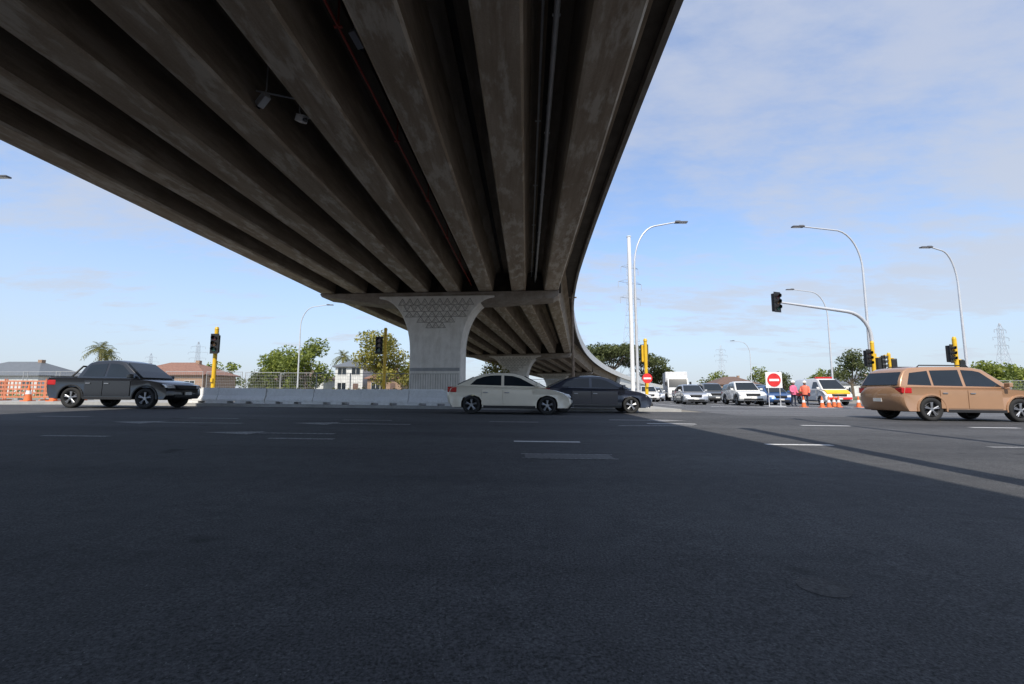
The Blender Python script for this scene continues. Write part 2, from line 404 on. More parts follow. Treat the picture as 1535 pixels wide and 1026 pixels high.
# ---------------------------------------------------------------- vehicles
SPEC={
'sedan':dict(L=4.6,W=1.8,wr=.325,ax=(1.36,-1.36),zb=.96,zs=.24,
  top=[(-2.26,.42),(-2.31,.6),(-2.3,.78),(-2.22,.94),(-2.05,1.0),(-1.75,1.02),(-.6,1.0),(.95,.97),(1.35,.93),(1.7,.87),(2.0,.79),(2.18,.68),(2.27,.56),(2.3,.4)],
  gh=[(-1.98,.97),(-1.6,1.16),(-1.25,1.33),(-.95,1.42),(-.55,1.465),(-.1,1.475),(.2,1.45),(.5,1.37),(.9,1.17),(1.35,.94)],
  win=[[(-1.42,1.04),(-1.2,1.24),(-.95,1.33),(-.7,1.38),(-.3,1.39),(-.3,1.02)],[(-.2,1.02),(-.2,1.39),(.1,1.375),(.38,1.30),(.95,1.0)]],
  fw=(9,7),rw=(0,2),doors=[(-1.0,-.25),(-.23,.82)],hl=.68,tl=.86),
'hatch':dict(L=4.1,W=1.75,wr=.31,ax=(1.25,-1.22),zb=.96,zs=.24,
  top=[(-2.0,.42),(-2.05,.75),(-2.0,.98),(-.6,1.0),(.95,.97),(1.3,.93),(1.65,.85),(1.88,.74),(2.0,.6),(2.05,.4)],
  gh=[(-1.98,.97),(-1.7,1.4),(-1.4,1.5),(-.8,1.54),(-.1,1.54),(.3,1.48),(1.2,.95)],
  win=[[(-1.7,1.04),(-1.45,1.38),(-.9,1.44),(-.3,1.45),(-.3,1.02)],[(-.2,1.02),(-.2,1.45),(.22,1.4),(.88,1.0)]],
  fw=(6,5),rw=(0,1),doors=[(-.95,-.25),(-.23,.75)],hl=.7,tl=.88),
'suv':dict(L=5.0,W=1.92,wr=.39,ax=(1.5,-1.45),zb=1.12,zs=.32,
  top=[(-2.45,.5),(-2.51,.7),(-2.5,.9),(-2.44,1.14),(-.6,1.14),(1.1,1.12),(1.6,1.08),(2.0,1.02),(2.3,.92),(2.44,.78),(2.5,.62),(2.5,.46)],
  gh=[(-2.44,1.1),(-2.32,1.4),(-2.15,1.66),(-1.95,1.765),(-1.4,1.81),(-.4,1.83),(.2,1.81),(.55,1.74),(.95,1.43),(1.35,1.1)],
  win=[[(-2.15,1.2),(-1.97,1.6),(-1.35,1.68),(-1.35,1.18)],[(-1.27,1.18),(-1.27,1.69),(-.3,1.72),(-.3,1.17)],[(-.2,1.17),(-.2,1.72),(.2,1.70),(.42,1.65),(1.0,1.16)]],
  fw=(9,7),rw=(0,2),doors=[(-1.15,-.25),(-.23,.9)],hl=.85,tl=1.0),
'ute':dict(L=4.9,W=1.9,wr=.385,ax=(1.5,-1.3),zb=1.12,zs=.36,
  top=[(-2.28,.55),(-2.34,.8),(-2.33,1.05),(-2.28,1.16),(-1.0,1.16),(1.1,1.12),(1.6,1.09),(2.05,1.02),(2.3,.9),(2.42,.74),(2.45,.5)],
  gh=[(-1.22,1.1),(-1.05,1.5),(-.9,1.70),(-.65,1.79),(-.1,1.82),(.2,1.81),(.5,1.74),(.88,1.43),(1.3,1.1)],
  win=[[(-.98,1.2),(-.82,1.64),(-.17,1.69),(-.17,1.19)],[(-.08,1.19),(-.08,1.70),(.2,1.69),(.4,1.64),(.96,1.17)]],
  fw=(8,6),rw=(0,1),doors=[(-.80,-.12),(-.10,.92)],hl=.85,tl=.95),
'van':dict(L=5.3,W=1.98,wr=.35,ax=(1.75,-1.5),zb=1.25,zs=.3,
  top=[(-2.6,.45),(-2.65,.8),(-2.62,1.28),(-.6,1.28),(1.5,1.26),(2.2,1.12),(2.5,.92),(2.63,.7),(2.65,.42)],
  gh=[(-2.6,1.22),(-2.52,2.0),(-2.35,2.1),(0,2.14),(.75,2.1),(1.05,2.02),(2.05,1.2)],
  win=[[(.45,1.3),(.45,1.85),(.98,1.85),(1.6,1.3)]],
  fw=(6,5),rw=(0,1),doors=[(-1.0,.3),(.35,1.25)],hl=.82,tl=1.1)}
def car(kind,mat,loc,rz,label,cat,group=None,stripes=None,rack=False):
    S=SPEC[kind]; W=S['W']; hw=W/2; zs=S['zs']; L=S['L']; wr=S['wr']; ar=wr+0.065
    e=empty({'ute':'pickup_truck','van':'van'}.get(kind,'car'),loc,rz,label,cat,group)
    top=S['top']
    def arch(cx):
        a0=math.asin(max(-.9,(zs-wr)/ar)); out=[]
        for i in range(15):
            q=a0+(math.pi-2*a0)*i/14; out.append((cx+ar*math.cos(q),wr+ar*math.sin(q)))
        return out
    poly=list(top)+[(top[-1][0]-.12,zs)]+arch(S['ax'][0])+arch(S['ax'][1])+[(top[0][0]+.12,zs)]
    mb=MB(); n=len(poly)
    def ring(y,k):
        out=[]
        for x,z in poly:
            hi=z>S['zb']-.3
            ex=max(0,(abs(x)-L*.36))/(L*.14)
            out.append((x-math.copysign(.16*k*min(1,ex),x),y,z-(0.035*k if hi else 0)))
        return out
    rings=[ring(-hw+.015,1.15),ring(-hw+.0,.85),ring(-hw+.10,.45),ring(-hw*.55,.12),ring(0,0),ring(hw*.55,.12),ring(hw-.10,.45),ring(hw-.0,.85),ring(hw-.015,1.15)]
    k_=len(rings); vs=[p for r in rings for p in r]; fs=[tuple(range(n)),tuple(range(k_*n-1,(k_-1)*n-1,-1))]
    for i in range(k_-1):
        for j in range(n):
            k=(j+1)%n; fs.append((i*n+j,(i+1)*n+j,(i+1)*n+k,i*n+k))
    mb.add(vs,fs); mb.obj('body',mat,e,bevel=0.02,seg=2,autos=42)
    zb=S['zb']-.02
    def gy(z): return hw-.07-(z-zb)*.27
    gh=S['gh']; n=len(gh); mb=MB()
    vs=[(x,-gy(z),z) for x,z in gh]+[(x*1.0,-gy(z)*.55,z+(.025 if z>zb+.3 else 0)) for x,z in gh]+[(x,gy(z)*.55,z+(.025 if z>zb+.3 else 0)) for x,z in gh]+[(x,gy(z),z) for x,z in gh]
    fs=[tuple(range(n)),tuple(range(4*n-1,3*n-1,-1))]+[(q*n+i,q*n+i+n,q*n+(i+1)%n+n,q*n+(i+1)%n) for q in range(3) for i in range(n)]
    mb.add(vs,fs); mb.obj('cabin',mat,e,bevel=0.045,seg=3,autos=42)
    for sy in(-1,1):
        for w in S['win']:
            mb=MB(); m=len(w)
            v=[(x,sy*(gy(z)+.006),z) for x,z in w]+[(x,sy*(gy(z)-.01),z) for x,z in w]
            mb.add(v,[tuple(range(m)),tuple(range(2*m-1,m-1,-1))]+[(i,i+m,(i+1)%m+m,(i+1)%m) for i in range(m)])
            mb.obj('side_window',GLASS,e)
        for a,b in S['doors']:
            d=empty('door',(0,0,0),parent=e)
            mb=MB(); mb.prism([(a,zs+.1),(a,zb-.07),(b,zb-.07),(b,zs+.1)],sy*hw-.01*sy,sy*(hw+.008)); mb.obj('door_panel',mat,d,bevel=.006)
            mb=MB(); mb.box((a+.14,sy*(hw+.025),zb-.17),(.17,.03,.035)); mb.obj('handle',CHROME,d,bevel=.008)
        mb=MB(); mb.prism([(S['ax'][1]+ar+.04,zs-.03),(S['ax'][1]+ar+.04,zs+.07),(S['ax'][0]-ar-.04,zs+.07),(S['ax'][0]-ar-.04,zs-.03)],sy*(hw-.03),sy*(hw+.02)); mb.obj('sill',BLACK,e,bevel=.01)
        if kind in('ute','suv'):
            for cx in S['ax']:
                A=arch(cx); mb=MB(); outer=[(cx+(x-cx)*1.12,wr+(z-wr)*1.12) for x,z in A]
                pl=A+outer[::-1]; mb.prism(pl,sy*(hw-.02),sy*(hw+.018)); mb.obj('arch_trim',BLACK if kind=='ute' else mat,e,bevel=.008)
        xm=gh[-1][0]-.32
        mb=MB(); mb.box((xm,sy*(hw+.1),zb+.12),(.12,.2,.15)); mb.box((xm,sy*(hw),zb+.06),(.06,.12,.05)); mb.obj('mirror',mat,e,bevel=.03)
        mb=MB(); mb.prism([(top[-1][0]-.46,S['hl']+.11),(top[-1][0]-.16,S['hl']+.05),(top[-1][0]-.08,S['hl']-.07),(top[-1][0]-.34,S['hl']-.04)],sy*(hw-.42),sy*(hw-.015)); mb.obj('headlight',HEADL,e,bevel=.02)
        mb=MB(); mb.box((top[0][0]+.20,sy*(hw-.15),S['tl']),(.34,.29,.2)); mb.obj('tail_light',TAILL,e,bevel=.03)
    def glassquad(a,b,ka,kb,nm):
        (x0,z0),(x1,z1)=a,b; d=Vector((x1-x0,0,z1-z0)); nn=Vector((d.z,0,-d.x)).normalized()
        if nn.x*(x0+x1)<0: nn=-nn
        p0=Vector((x0,0,z0))+d*ka; p1=Vector((x0,0,z0))+d*kb; mb=MB()
        y0=gy(p0.z)-.09; y1=gy(p1.z)-.07
        f=[p0+nn*.035+Vector((0,-y0,0)),p0+nn*.035+Vector((0,y0,0)),p1+nn*.035+Vector((0,y1,0)),p1+nn*.035+Vector((0,-y1,0))]
        mb.add(f+[q-nn*.05 for q in f],[(0,1,2,3),(7,6,5,4),(0,4,5,1),(1,5,6,2),(2,6,7,3),(3,7,4,0)]); mb.obj(nm,GLASS,e)
    glassquad(gh[S['fw'][0]],gh[S['fw'][1]],.08,.96,'windscreen'); glassquad(gh[S['rw'][0]],gh[S['rw'][1]],.15,.92,'rear_window')
    xf=top[-1][0]; xr=top[0][0]
    mb=MB(); mb.box((xf-.1,0,S['hl']-.03),(.24,W-.95,.16)); mb.box((xf-.07,0,zs+.12),(.16,W-.6,.13)); mb.obj('grille',BLACK,e,bevel=.02)
    mb=MB(); mb.box((xf+.03,0,zs+.22),(.03,.36,.12)); mb.obj('number_plate',PLATE,e)
    mb=MB(); mb.box((xr-.05,0,zs+.36),(.03,.36,.12)); mb.obj('number_plate',PLATE,e)
    mb=MB(); mb.box((0,0,zs+.1),(L-.6,W-.5,.25)); mb.obj('underbody',UNDER,e)
    if kind=='ute':
        mb=MB(); mb.box((-1.75,0,1.17),(1.0,W-.25,.03)); mb.obj('tray_cover',BLACK,e)
        mb=MB(); mb.tube([(-1.5,-.75,1.17),(-1.22,-.62,1.58),(-1.22,.62,1.58),(-1.5,.75,1.17)],.035,8); mb.obj('sports_bar',BLACK,e)
    if rack:
        for sy in(-1,1):
            mb=MB(); mb.tube([(-1.6,sy*.62,1.78),(-1.5,sy*.62,1.87),(.1,sy*.62,1.88),(.2,sy*.62,1.8)],.02,8); mb.obj('roof_rail',BLACK,e)
    if stripes:
        for (x0,x1,z0,z1,mt) in stripes:
            for sy in(-1,1):
                mb=MB(); mb.prism([(x0,z0),(x0,z1),(x1,z1),(x1,z0)],sy*(hw-.02),sy*(hw+.018)); mb.obj('stripe',mt,e)
        mb=MB(); mb.prism([(1.45,1.30),(2.22,1.17),(2.52,.97),(2.52,.88),(1.45,1.2)],-.85,.85); mb.obj('bonnet_panel',YELLOW,e)
        mb=MB(); mb.box((2.60,0,.55),(.14,1.75,.16)); mb.obj('bumper_stripe',RED,e)
        mb=MB(); mb.box((.5,0,2.20),(.3,1.3,.13)); mb.obj('light_bar',TAILL,e,bevel=.03)
    for ax in S['ax']:
        for sy in(-1,1):
            w=empty('wheel',(ax,sy*(hw-.13),wr),parent=e)
            mb=MB(); mb.lathe([(wr*.66,-.09),(wr*.70,-.11),(wr*.93,-.115),(wr*.985,-.09),(wr,-.06),(wr,.06),(wr*.985,.09),(wr*.93,.115),(wr*.70,.11),(wr*.66,.09)],32); mb.obj('tyre',DARK,w)
            mb=MB(); mb.lathe([(wr*.67,-.10),(wr*.68,.10),(wr*.61,.10),(wr*.58,-.10)],32)
            for k in range(5):
                for dq in(-.13,.13):
                    q=k*2*math.pi/5+.3; mb.tube([(math.cos(q)*.05,sy*.085,math.sin(q)*.05),(math.cos(q+dq)*wr*.62,sy*.09,math.sin(q+dq)*wr*.62)],.022,6,sm=False)
            mb.tube([(0,sy*.05,0),(0,sy*.105,0)],.06,12)
            mb.obj('rim',CHROME,w)
            mb=MB(); mb.tube([(0,sy*.0,0),(0,sy*.03,0)],wr*.62,20); mb.obj('brake_disc',UNDER,w)
    return e
P_black=paint('paint_black',(0.008,0.009,0.012),0.0); P_white=paint('paint_white',(0.72,0.72,0.70),0.0); P_cream=paint('paint_cream',(0.74,0.67,0.54),0.0)
P_navy=paint('paint_navy',(0.01,0.014,0.03),0.0); P_tan=paint('paint_bronze',(0.42,0.24,0.135),0.25); P_silver=paint('paint_silver',(0.42,0.44,0.47),0.6)
P_blue=paint('paint_blue',(0.04,0.11,0.28)); P_grey=paint('paint_grey',(0.12,0.13,0.14)); P_red=paint('paint_red',(0.35,0.02,0.02),0.1)
def at(x,y,dz=0.006): return (x,y,gz(x)+dz)
GRP='cars crossing the intersection'
def crossing(c):
    c.rotation_euler=(0,0.012,0); return c
crossing(car('ute',P_black,at(-15.35,18.2),0,'black double cab pickup truck crossing the intersection','pickup truck',GRP))
crossing(car('sedan',P_cream,at(-0.1,17.3),0,'cream coloured sedan driving under the overpass','car',GRP))
crossing(car('sedan',P_navy,at(3.4,19.2),0,'dark navy sedan driving behind a cream car','car',GRP))
crossing(car('suv',P_tan,at(15.4,16.2),0,'tan bronze suv with roof rails driving on sunlit asphalt','car',GRP,rack=True))
Q='vehicles queued at the stop line'; rq=-math.pi/2-.16
car('hatch',P_silver,at(14.2,36.5),rq,'silver hatchback waiting at the stop line','car',Q)
car('ute',P_white,at(18.1,36),rq,'white pickup truck waiting at the stop line','pickup truck',Q)
car('hatch',P_blue,at(21.2,37.5),rq,'blue hatchback waiting beside a white van','car',Q)
car('suv',P_grey,at(18.6,43),rq,'dark grey suv waiting in the queue','car',Q)
car('sedan',P_white,at(16.0,42),rq,'white sedan waiting in the queue','car',Q)
car('suv',P_navy,at(22.2,45),rq,'navy suv waiting in the queue','car',Q)
car('sedan',P_silver,at(15.4,50),rq,'silver sedan waiting in the queue','car',Q)
car('hatch',P_red,at(20.6,50),rq,'red hatchback waiting in the queue','car',Q)
car('suv',P_white,at(22.6,53),rq,'white suv waiting in the queue','car',Q)
car('sedan',P_grey,at(15.8,60),rq,'grey sedan at the back of the queue','car',Q)
car('suv',P_black,at(25.6,48),rq,'black suv waiting beside the kerb','car',Q)
car('sedan',P_white,at(26.2,56),rq,'white sedan near the back of the queue','car',Q)
car('hatch',P_silver,at(23.2,62),rq,'silver hatchback near the back of the queue','car',Q)
car('suv',P_silver,at(26.5,72),rq,'silver suv at the back of the queue','car',Q)
car('sedan',P_black,at(19.8,72),rq,'black sedan at the back of the queue','car',Q)
car('hatch',P_white,at(13.6,46),rq,'white hatchback waiting beside the median','car',Q)
car('suv',P_grey,at(29.0,58),rq,'grey suv in the outer lane of the queue','car',Q)
car('van',P_white,at(25.6,38.0),rq+.05,'white van with yellow and red side stripes and light bar','van',Q,
    stripes=[(-2.4,.3,.95,1.15,YELLOW),(-2.4,.3,.7,.93,RED)])
car('suv',P_grey,at(1.5,52),0.2,'grey suv parked beneath the overpass','car')
car('hatch',P_navy,at(7.5,60),0.1,'dark hatchback parked beneath the overpass','car')
def truck(loc,rz):
    e=empty('box_truck',loc,rz,'white box truck waiting in the queue','truck',Q)
    mb=MB(); mb.prism([(1.5,.5),(1.5,2.5),(2.0,2.6),(2.9,2.5),(3.25,1.6),(3.35,1.0),(3.35,.45),(3.0,.4),(2.95,.8),(2.2,.8),(2.1,.45)],-1.05,1.05); mb.obj('cab',P_white,e,bevel=.06,seg=3)
    mb=MB(); mb.box((-1.0,0,2.1),(4.8,2.3,2.3)); mb.obj('cargo_box',simple('box_panel',(.6,.6,.6),.5),e,bevel=.03)
    mb=MB(); mb.box((-.9,0,.8),(5.0,.9,.3)); mb.box((-2.9,0,.6),(.1,2.2,.12)); mb.obj('chassis',UNDER,e)
    mb=MB(); mb.add([(2.97,-.92,2.42),(2.97,.92,2.42),(3.31,.95,1.55),(3.31,-.95,1.55)],[(0,1,2,3)]); mb.obj('windscreen',GLASS,e)
    for sy in(-1,1):
        mb=MB(); mb.prism([(2.0,1.55),(2.0,2.3),(2.75,2.3),(3.0,1.55)],sy*1.04,sy*1.06); mb.obj('side_window',GLASS,e)
        mb=MB(); mb.box((3.35,sy*.8,.85),(.06,.3,.18)); mb.obj('headlight',HEADL,e)
        mb=MB(); mb.box((3.1,sy*1.25,1.9),(.1,.2,.4)); mb.obj('mirror',BLACK,e)
        for ax in(2.58,-1.9):
            mb=MB(); mb.lathe([(.25,-.12),(.42,-.13),(.44,0),(.42,.13),(.25,.12)],24); mb.tube([(0,-.1,0),(0,.1,0)],.25,16); mb.obj('wheel',DARK,e,loc=(ax,sy*.9,.44))
    mb=MB(); mb.box((3.36,0,1.05),(.04,1.3,.3)); mb.obj('grille',BLACK,e)
truck(at(18.6,52),rq-.1)
# ---------------------------------------------------------------- people
SKIN=simple('skin',(0.42,0.26,0.18),.6); NAVYC=simple('work_trousers',(0.02,0.025,0.045),.9); HIVIS=simple('hi_vis_orange',(0.85,0.2,0.12),.7); HIPINK=simple('hi_vis_pink',(0.8,0.16,0.28),.7); HATM=simple('hard_hat',(0.8,0.8,0.78),.4)
def person(loc,rz,vest,label,armx):
    e=empty('person',loc,rz,label,'person','road workers by the cones')
    J=[((0,0,.95),.13),((0,0,1.2),.14),((0,0,1.42),.16),((0,0,1.53),.06),((0,-.01,1.62),.085),((0,-.01,1.72),.09),
       ((.19,0,1.42),.065),((.26,-.02,1.15),.048),((.24,-.18,.93),.036),((.23,-.24,.86),.035),
       ((-.19,0,1.42),.065),((-.27,-.02+armx,1.15),.048),((-.25,-.2,.98+armx),.036),((-.24,-.27,.94+armx),.035),
       ((.1,0,.88),.095),((.12,-.02,.5),.062),((.13,.02,.09),.045),((.14,-.12,.05),.045),
       ((-.1,0,.88),.095),((-.14,.02,.5),.062),((-.16,.06,.09),.045),((-.17,-.07,.05),.045)]
    E=[(0,1),(1,2),(2,3),(3,4),(4,5),(2,6),(6,7),(7,8),(8,9),(2,10),(10,11),(11,12),(12,13),(0,14),(14,15),(15,16),(16,17),(0,18),(18,19),(19,20),(20,21)]
    me=bpy.data.meshes.new('body'); me.from_pydata([j[0] for j in J],E,[]); me.materials.append(NAVYC)
    o=bpy.data.objects.new('body',me); COL.objects.link(o); o.parent=e
    bpy.context.view_layer.objects.active=o
    sk=o.modifiers.new('skin','SKIN'); 
    for i,(p,r) in enumerate(J):
        me.skin_vertices[0].data[i].radius=(r,r)
    me.skin_vertices[0].data[0].use_root=True
    s=o.modifiers.new('sub','SUBSURF'); s.levels=1; s.render_levels=2
    mb=MB(); n=14; vs=[];fs=[]
    prof=[(.84,.20,.15),(1.0,.205,.155),(1.2,.215,.16),(1.38,.235,.165),(1.48,.19,.13),(1.52,.09,.09)]
    for z,a,b in prof:
        for j in range(n): q=2*math.pi*j/n; vs.append((a*math.cos(q),b*math.sin(q),z))
    for i in range(len(prof)-1):
        for j in range(n): fs.append((i*n+j,i*n+(j+1)%n,(i+1)*n+(j+1)%n,(i+1)*n+j))
    mb.add(vs,fs,0,True)
    mb.tube([(.2,0,1.43),(.27,-.02,1.14),(.25,-.17,.96)],[.085,.068,.055],10); mb.tube([(-.2,0,1.43),(-.28,-.02+armx,1.14),(-.255,-.19,1.0+armx)],[.085,.068,.055],10)
    mb.obj('hi_vis_jacket',vest,e)
    mb=MB(); mb.lathe([(.015,.13),(.08,.11),(.12,.05),(.13,0),(.16,-.005),(.16,-.015),(.12,-.02)],16); mb.obj('hard_hat',HATM,e,loc=(0,-.01,1.74),rot=(R(90),0,0))
    mb=MB(); mb.lathe([(.01,-.115),(.06,-.10),(.092,-.03),(.095,.04),(.07,.09),(.01,.11)],16); mb.tube([(0,.0,.09),(0,0,.125)],[.02,.012],6)
    mb.obj('head',SKIN,e,loc=(0,-.02,1.67),rot=(R(90),0,0))
person(at(20.4,33.2),.3,HIPINK,'standing road worker in pink hi-vis jacket and hard hat',0.0)
person(at(21.5,33.6),-.6,HIVIS,'standing road worker in orange hi-vis jacket and hard hat',0.06)
# ---------------------------------------------------------------- street furniture
def lamp(x,y,h,arm,sgn,label='galvanised steel street lamp with curved outreach arm',r=0.10,rz=0):
    e=empty('street_lamp',(x,y,gz(x)),(math.pi if sgn<0 else 0)+rz,label,'street lamp','street lamps around the intersection')
    pts=[(0,0,0),(0,0,h*.4),(0,0,h*.75)]; rs=[r,r*.8,r*.62]
    a=min(1.6,arm*.5)
    for i in range(1,9):
        q=i/8*math.pi/2*0.92; pts.append((a*(1-math.cos(q)),0,h*.75+(h*.23)*math.sin(q))); rs.append(r*.55-.001*i)
    pts.append((arm-.35,0,h)); rs.append(r*.4)
    mb=MB(); mb.tube(pts,rs,12); mb.box((0,0,.01),(.4,.4,.03)); mb.tube([(0,0,0),(0,0,1.0)],r*1.25,12); mb.obj('pole',GALV,e)
    mb=MB(); mb.box((arm,0,h),(.75,.28,.08)); mb.box((arm-.2,0,h+.05),(.3,.2,.08)); mb.obj('luminaire',LAMPG,e,bevel=.02)
    mb=MB(); mb.box((arm+.1,0,h-.045),(.45,.2,.015)); mb.obj('lens',SWHITE,e)
    return e
lamp(7.33,26.6,11.1,2.9,1); lamp(22.1,28,11.5,3.9,-1); lamp(30.0,30,10.8,1.9,-1); lamp(31.6,45,11.3,3.6,-1)
lamp(44.6,85,10.6,3.2,-1); lamp(-24.4,52,10.6,3.3,1); lamp(-27.6,21,10.9,2.9,1)
lamp(8.2,4.2,11,1.2,1,r=.14,rz=1.3)
e=empty('white_mast',at(6.62,25),0,'tall straight white tubular steel mast','mast','white masts beside the overpass')
mb=MB(); mb.tube([(0,0,0),(0,0,9.6)],[.12,.105],16); mb.tube([(0,0,9.6),(0,0,9.65)],.13,16); mb.obj('shaft',WHITE,e)
mb=MB(); mb.box((0,0,.15),(.5,.5,.04)); 
for a in(-.2,.2):
    for b in(-.2,.2): mb.tube([(a,b,.1),(a,b,.25)],.02,6)
mb.obj('base_plate',GALV,e)
copy_thing(e,at(4.45,.9),0,(1.5,1.5,1.12))
e=empty('timber_pole',at(4.7,35),0,'weathered timber utility pole beside the overpass','utility pole')
mb=MB(); mb.tube([(0,0,0),(0,0,8.6)],[.12,.08],10); mb.obj('shaft',WOODP,e)
mb=MB(); mb.box((0,0,8.2),(.7,.08,.1)); mb.obj('crossarm',WOODP,e)

def head(parent,p,rz=0,scale=1,hm=None):
    h=empty('signal_head',p,rz,parent=parent); h.scale=(scale,)*3
    mb=MB(); mb.box((0,0.05,0),(.38,.26,1.1)); mb.obj('housing',hm or YELLOW,h,bevel=.04)
    mb=MB(); mb.box((0,-.09,0),(.52,.02,1.24)); mb.obj('backboard',BLACK,h,bevel=.005)
    for i,m in enumerate((LENSR,LENSA,LENSG)):
        z=.34-.34*i
        mb=MB(); mb.tube([(0,-.09,z),(0,-.13,z)],.13,18); mb.obj('lens',m,h)
        mb=MB(); n=12; vs=[];fs=[]
        for k in range(n+1):
            q=-.35+(math.pi+.7)*k/n; x,zz=.145*math.cos(q),.145*math.sin(q)
            vs+=[(x,-.10,z+zz),(x,-.33+.05*(1-math.sin(q)),z+zz)]
        for k in range(n): fs.append((2*k,2*k+1,2*k+3,2*k+2))
        mb.add(vs,fs); mb.obj('visor',BLACK,h)
def signal(x,y,h,heads,label,hm=None,r=.085):
    e=empty('traffic_light',(x,y,gz(x)+(0.13 if x<7.6 else 0)),0,label,'traffic light','traffic lights around the intersection')
    mb=MB(); mb.tube([(0,0,0),(0,0,h)],r,14); mb.tube([(0,0,h),(0,0,h+.12)],[.11,.07],14); mb.tube([(0,0,0),(0,0,.3)],.14,14); mb.obj('pole',YELLOW,e)
    for (dx,dz,rz,sc) in heads:
        head(e,(dx,-.22 if abs(dx)<.2 and abs(rz)<1.6 else (.22 if abs(dx)<.2 else 0),dz),rz,sc,hm)
        if abs(dx)>=.2:
            mb=MB(); mb.tube([(0,0,dz+.45),(dx,0,dz+.45)],.03,8); mb.obj('bracket',YELLOW,e)
            mb=MB(); mb.tube([(0,0,dz-.45),(dx,0,dz-.45)],.03,8); mb.obj('bracket',YELLOW,e)
    mb=MB(); mb.box((0,-.12,1.1),(.12,.1,.2)); mb.obj('push_button_box',YELLOW,e,bevel=.01)
    return e
signal(-15.7,24,3.8,[(.12,3.0,0,.85)],'yellow pole traffic light with black signal head behind barriers',BLACK,.1)
signal(-7.0,25,4.0,[(-.32,3.15,0,.78)],'yellow pole traffic light beside the concrete pier',BLACK)
s=signal(6.95,23.6,3.4,[(.0,2.75,2.9,.8)],'yellow traffic light pole with red no entry sign')
mb=MB(); mb.tube([(0,-.16,1.45),(0,-.14,1.45)],.26,28); mb.obj('no_entry_sign',RED,s)
mb=MB(); mb.box((0,-.165,1.45),(.38,.012,.09)); mb.obj('sign_bar',SWHITE,s)
signal(21.15,26.6,3.9,[(-.3,3.0,.3,.85),(.35,2.6,1.3,.8)],'yellow pole traffic light at the foot of a mast arm',BLACK,.1)
signal(24.9,30,3.5,[(-.35,3.0,.9,.8),(.3,2.8,2.6,.7)],'yellow pole traffic light with two signal heads',BLACK,.1)
signal(26.4,27,4.2,[(-.3,3.3,.4,.9),(.28,2.5,3.0,.75)],'tall yellow pole traffic light with two signal heads',BLACK,.11)
e=empty('mast_arm_signal',at(21.5,27),0,'galvanised mast arm traffic signal curving over the road','traffic light')
pts=[(0,0,0),(0,0,2.5),(-.02,0,4.2)]; rs=[.13,.12,.11]
for i in range(1,8):
    q=i/7*math.pi/2*.93; pts.append((-.02-1.5*(1-math.cos(q)),0,4.2+1.65*math.sin(q))); rs.append(.10)
pts.append((-5.3,0,6.4)); rs.append(.06)
mb=MB(); mb.tube(pts,rs,14); mb.box((0,0,.02),(.5,.5,.04)); mb.obj('arm',GALV,e)
mb=MB(); mb.tube([(0,0,.03),(0,0,3.3)],.15,14); mb.obj('lower_sleeve',YELLOW,e)
head(e,(-5.6,-.02,6.4),.35,1.0,BLACK)
mb=MB(); mb.tube([(-5.2,0,6.4),(-5.5,0,6.4)],.05,8); mb.obj('bracket',GALV,e)

e=empty('road_sign',at(18.35,32.0),0,'white board with round red no entry sign on stand','road sign')
mb=MB(); mb.box((0,0,1.85),(1.15,.03,1.1)); mb.obj('board',SWHITE,e,bevel=.01)
mb=MB(); mb.tube([(0,-.018,1.85),(0,-.035,1.85)],.47,32); mb.obj('no_entry_disc',RED,e)
mb=MB(); mb.box((0,-.04,1.85),(.68,.012,.15)); mb.obj('sign_bar',SWHITE,e)
mb=MB(); mb.tube([(-.4,.03,0),(-.4,.03,1.9)],.03,8); mb.tube([(.4,.03,0),(.4,.03,1.9)],.03,8); mb.box((0,.03,.03),(1.2,.6,.06)); mb.obj('stand',GALV,e)

cone=empty('traffic_cone',at(20.6,30.5),0,'orange traffic cone with white band','traffic cone','orange traffic cones')
mb=MB(); mb.box((0,0,.02),(.38,.38,.04)); mb.tube([(0,0,.03),(0,0,.75)],[.15,.03],16); mb.obj('cone_body',ORANGE,cone)
mb=MB(); mb.tube([(0,0,.33),(0,0,.5)],[.108,.078],16,cap=False); mb.obj('reflective_band',SWHITE,cone)
for x,y in((21.4,31),(22.2,31.2),(23.4,31.0),(24.3,31.4),(25.5,31.2),(19.7,31.0),(22.8,32.5),(-20.5,21.4),(-21.6,21.6),(-22.8,21.6),(28,26),(29.2,25.8)):
    copy_thing(cone,at(x,y,.01 if x>0 else .13))
bar=empty('concrete_barrier',(0,0,0),0,'pale grey concrete safety barrier segment on the kerb','barrier','row of concrete barriers')
mb=MB(); prof=[(-.26,.10),(-.26,.18),(-.15,.36),(-.10,.70),(.10,.70),(.15,.36),(.26,.18),(.26,.10)]
mb.prism(prof,-1.085,1.085,axis='x'); 
for x in(-.85,0,.85): mb.box((x,0,.051),(.52,.5,.10))
mb.obj('barrier_body',BARM,bar,bevel=.012)
mb=MB(); mb.tube([(-1.08,0,.5),(-1.12,0,.5)],.04,8); mb.obj('joint_pin',GALV,bar)
mb=MB(); mb.tube([(1.08,0,.5),(1.12,0,.5)],.04,8); mb.obj('joint_pin',GALV,bar)
xs=[-14.6+2.19*i for i in range(6)]
bar.location=(xs[0],21.2,gz(xs[0])+.13); bar.rotation_euler=(0,.012,0)
for x in xs[1:]: copy_thing(bar,(x,21.2+random.uniform(-.05,.05),gz(x)+.13),random.uniform(-.012,.012))
for i in range(5): copy_thing(bar,(-14.0+2.3*i,24.6,gz(-10)+.13))
ob=empty('plastic_barrier',(0,0,0),0,'faded orange plastic mesh barrier on posts','barrier','orange road works barriers')
mb=MB()
for z in (.18,.38,.58,.78,.98): mb.box((0,0,z),(1.9,.03,.07))
for i in range(11): mb.box((-.9+.18*i,0,.58),(.035,.028,.85))
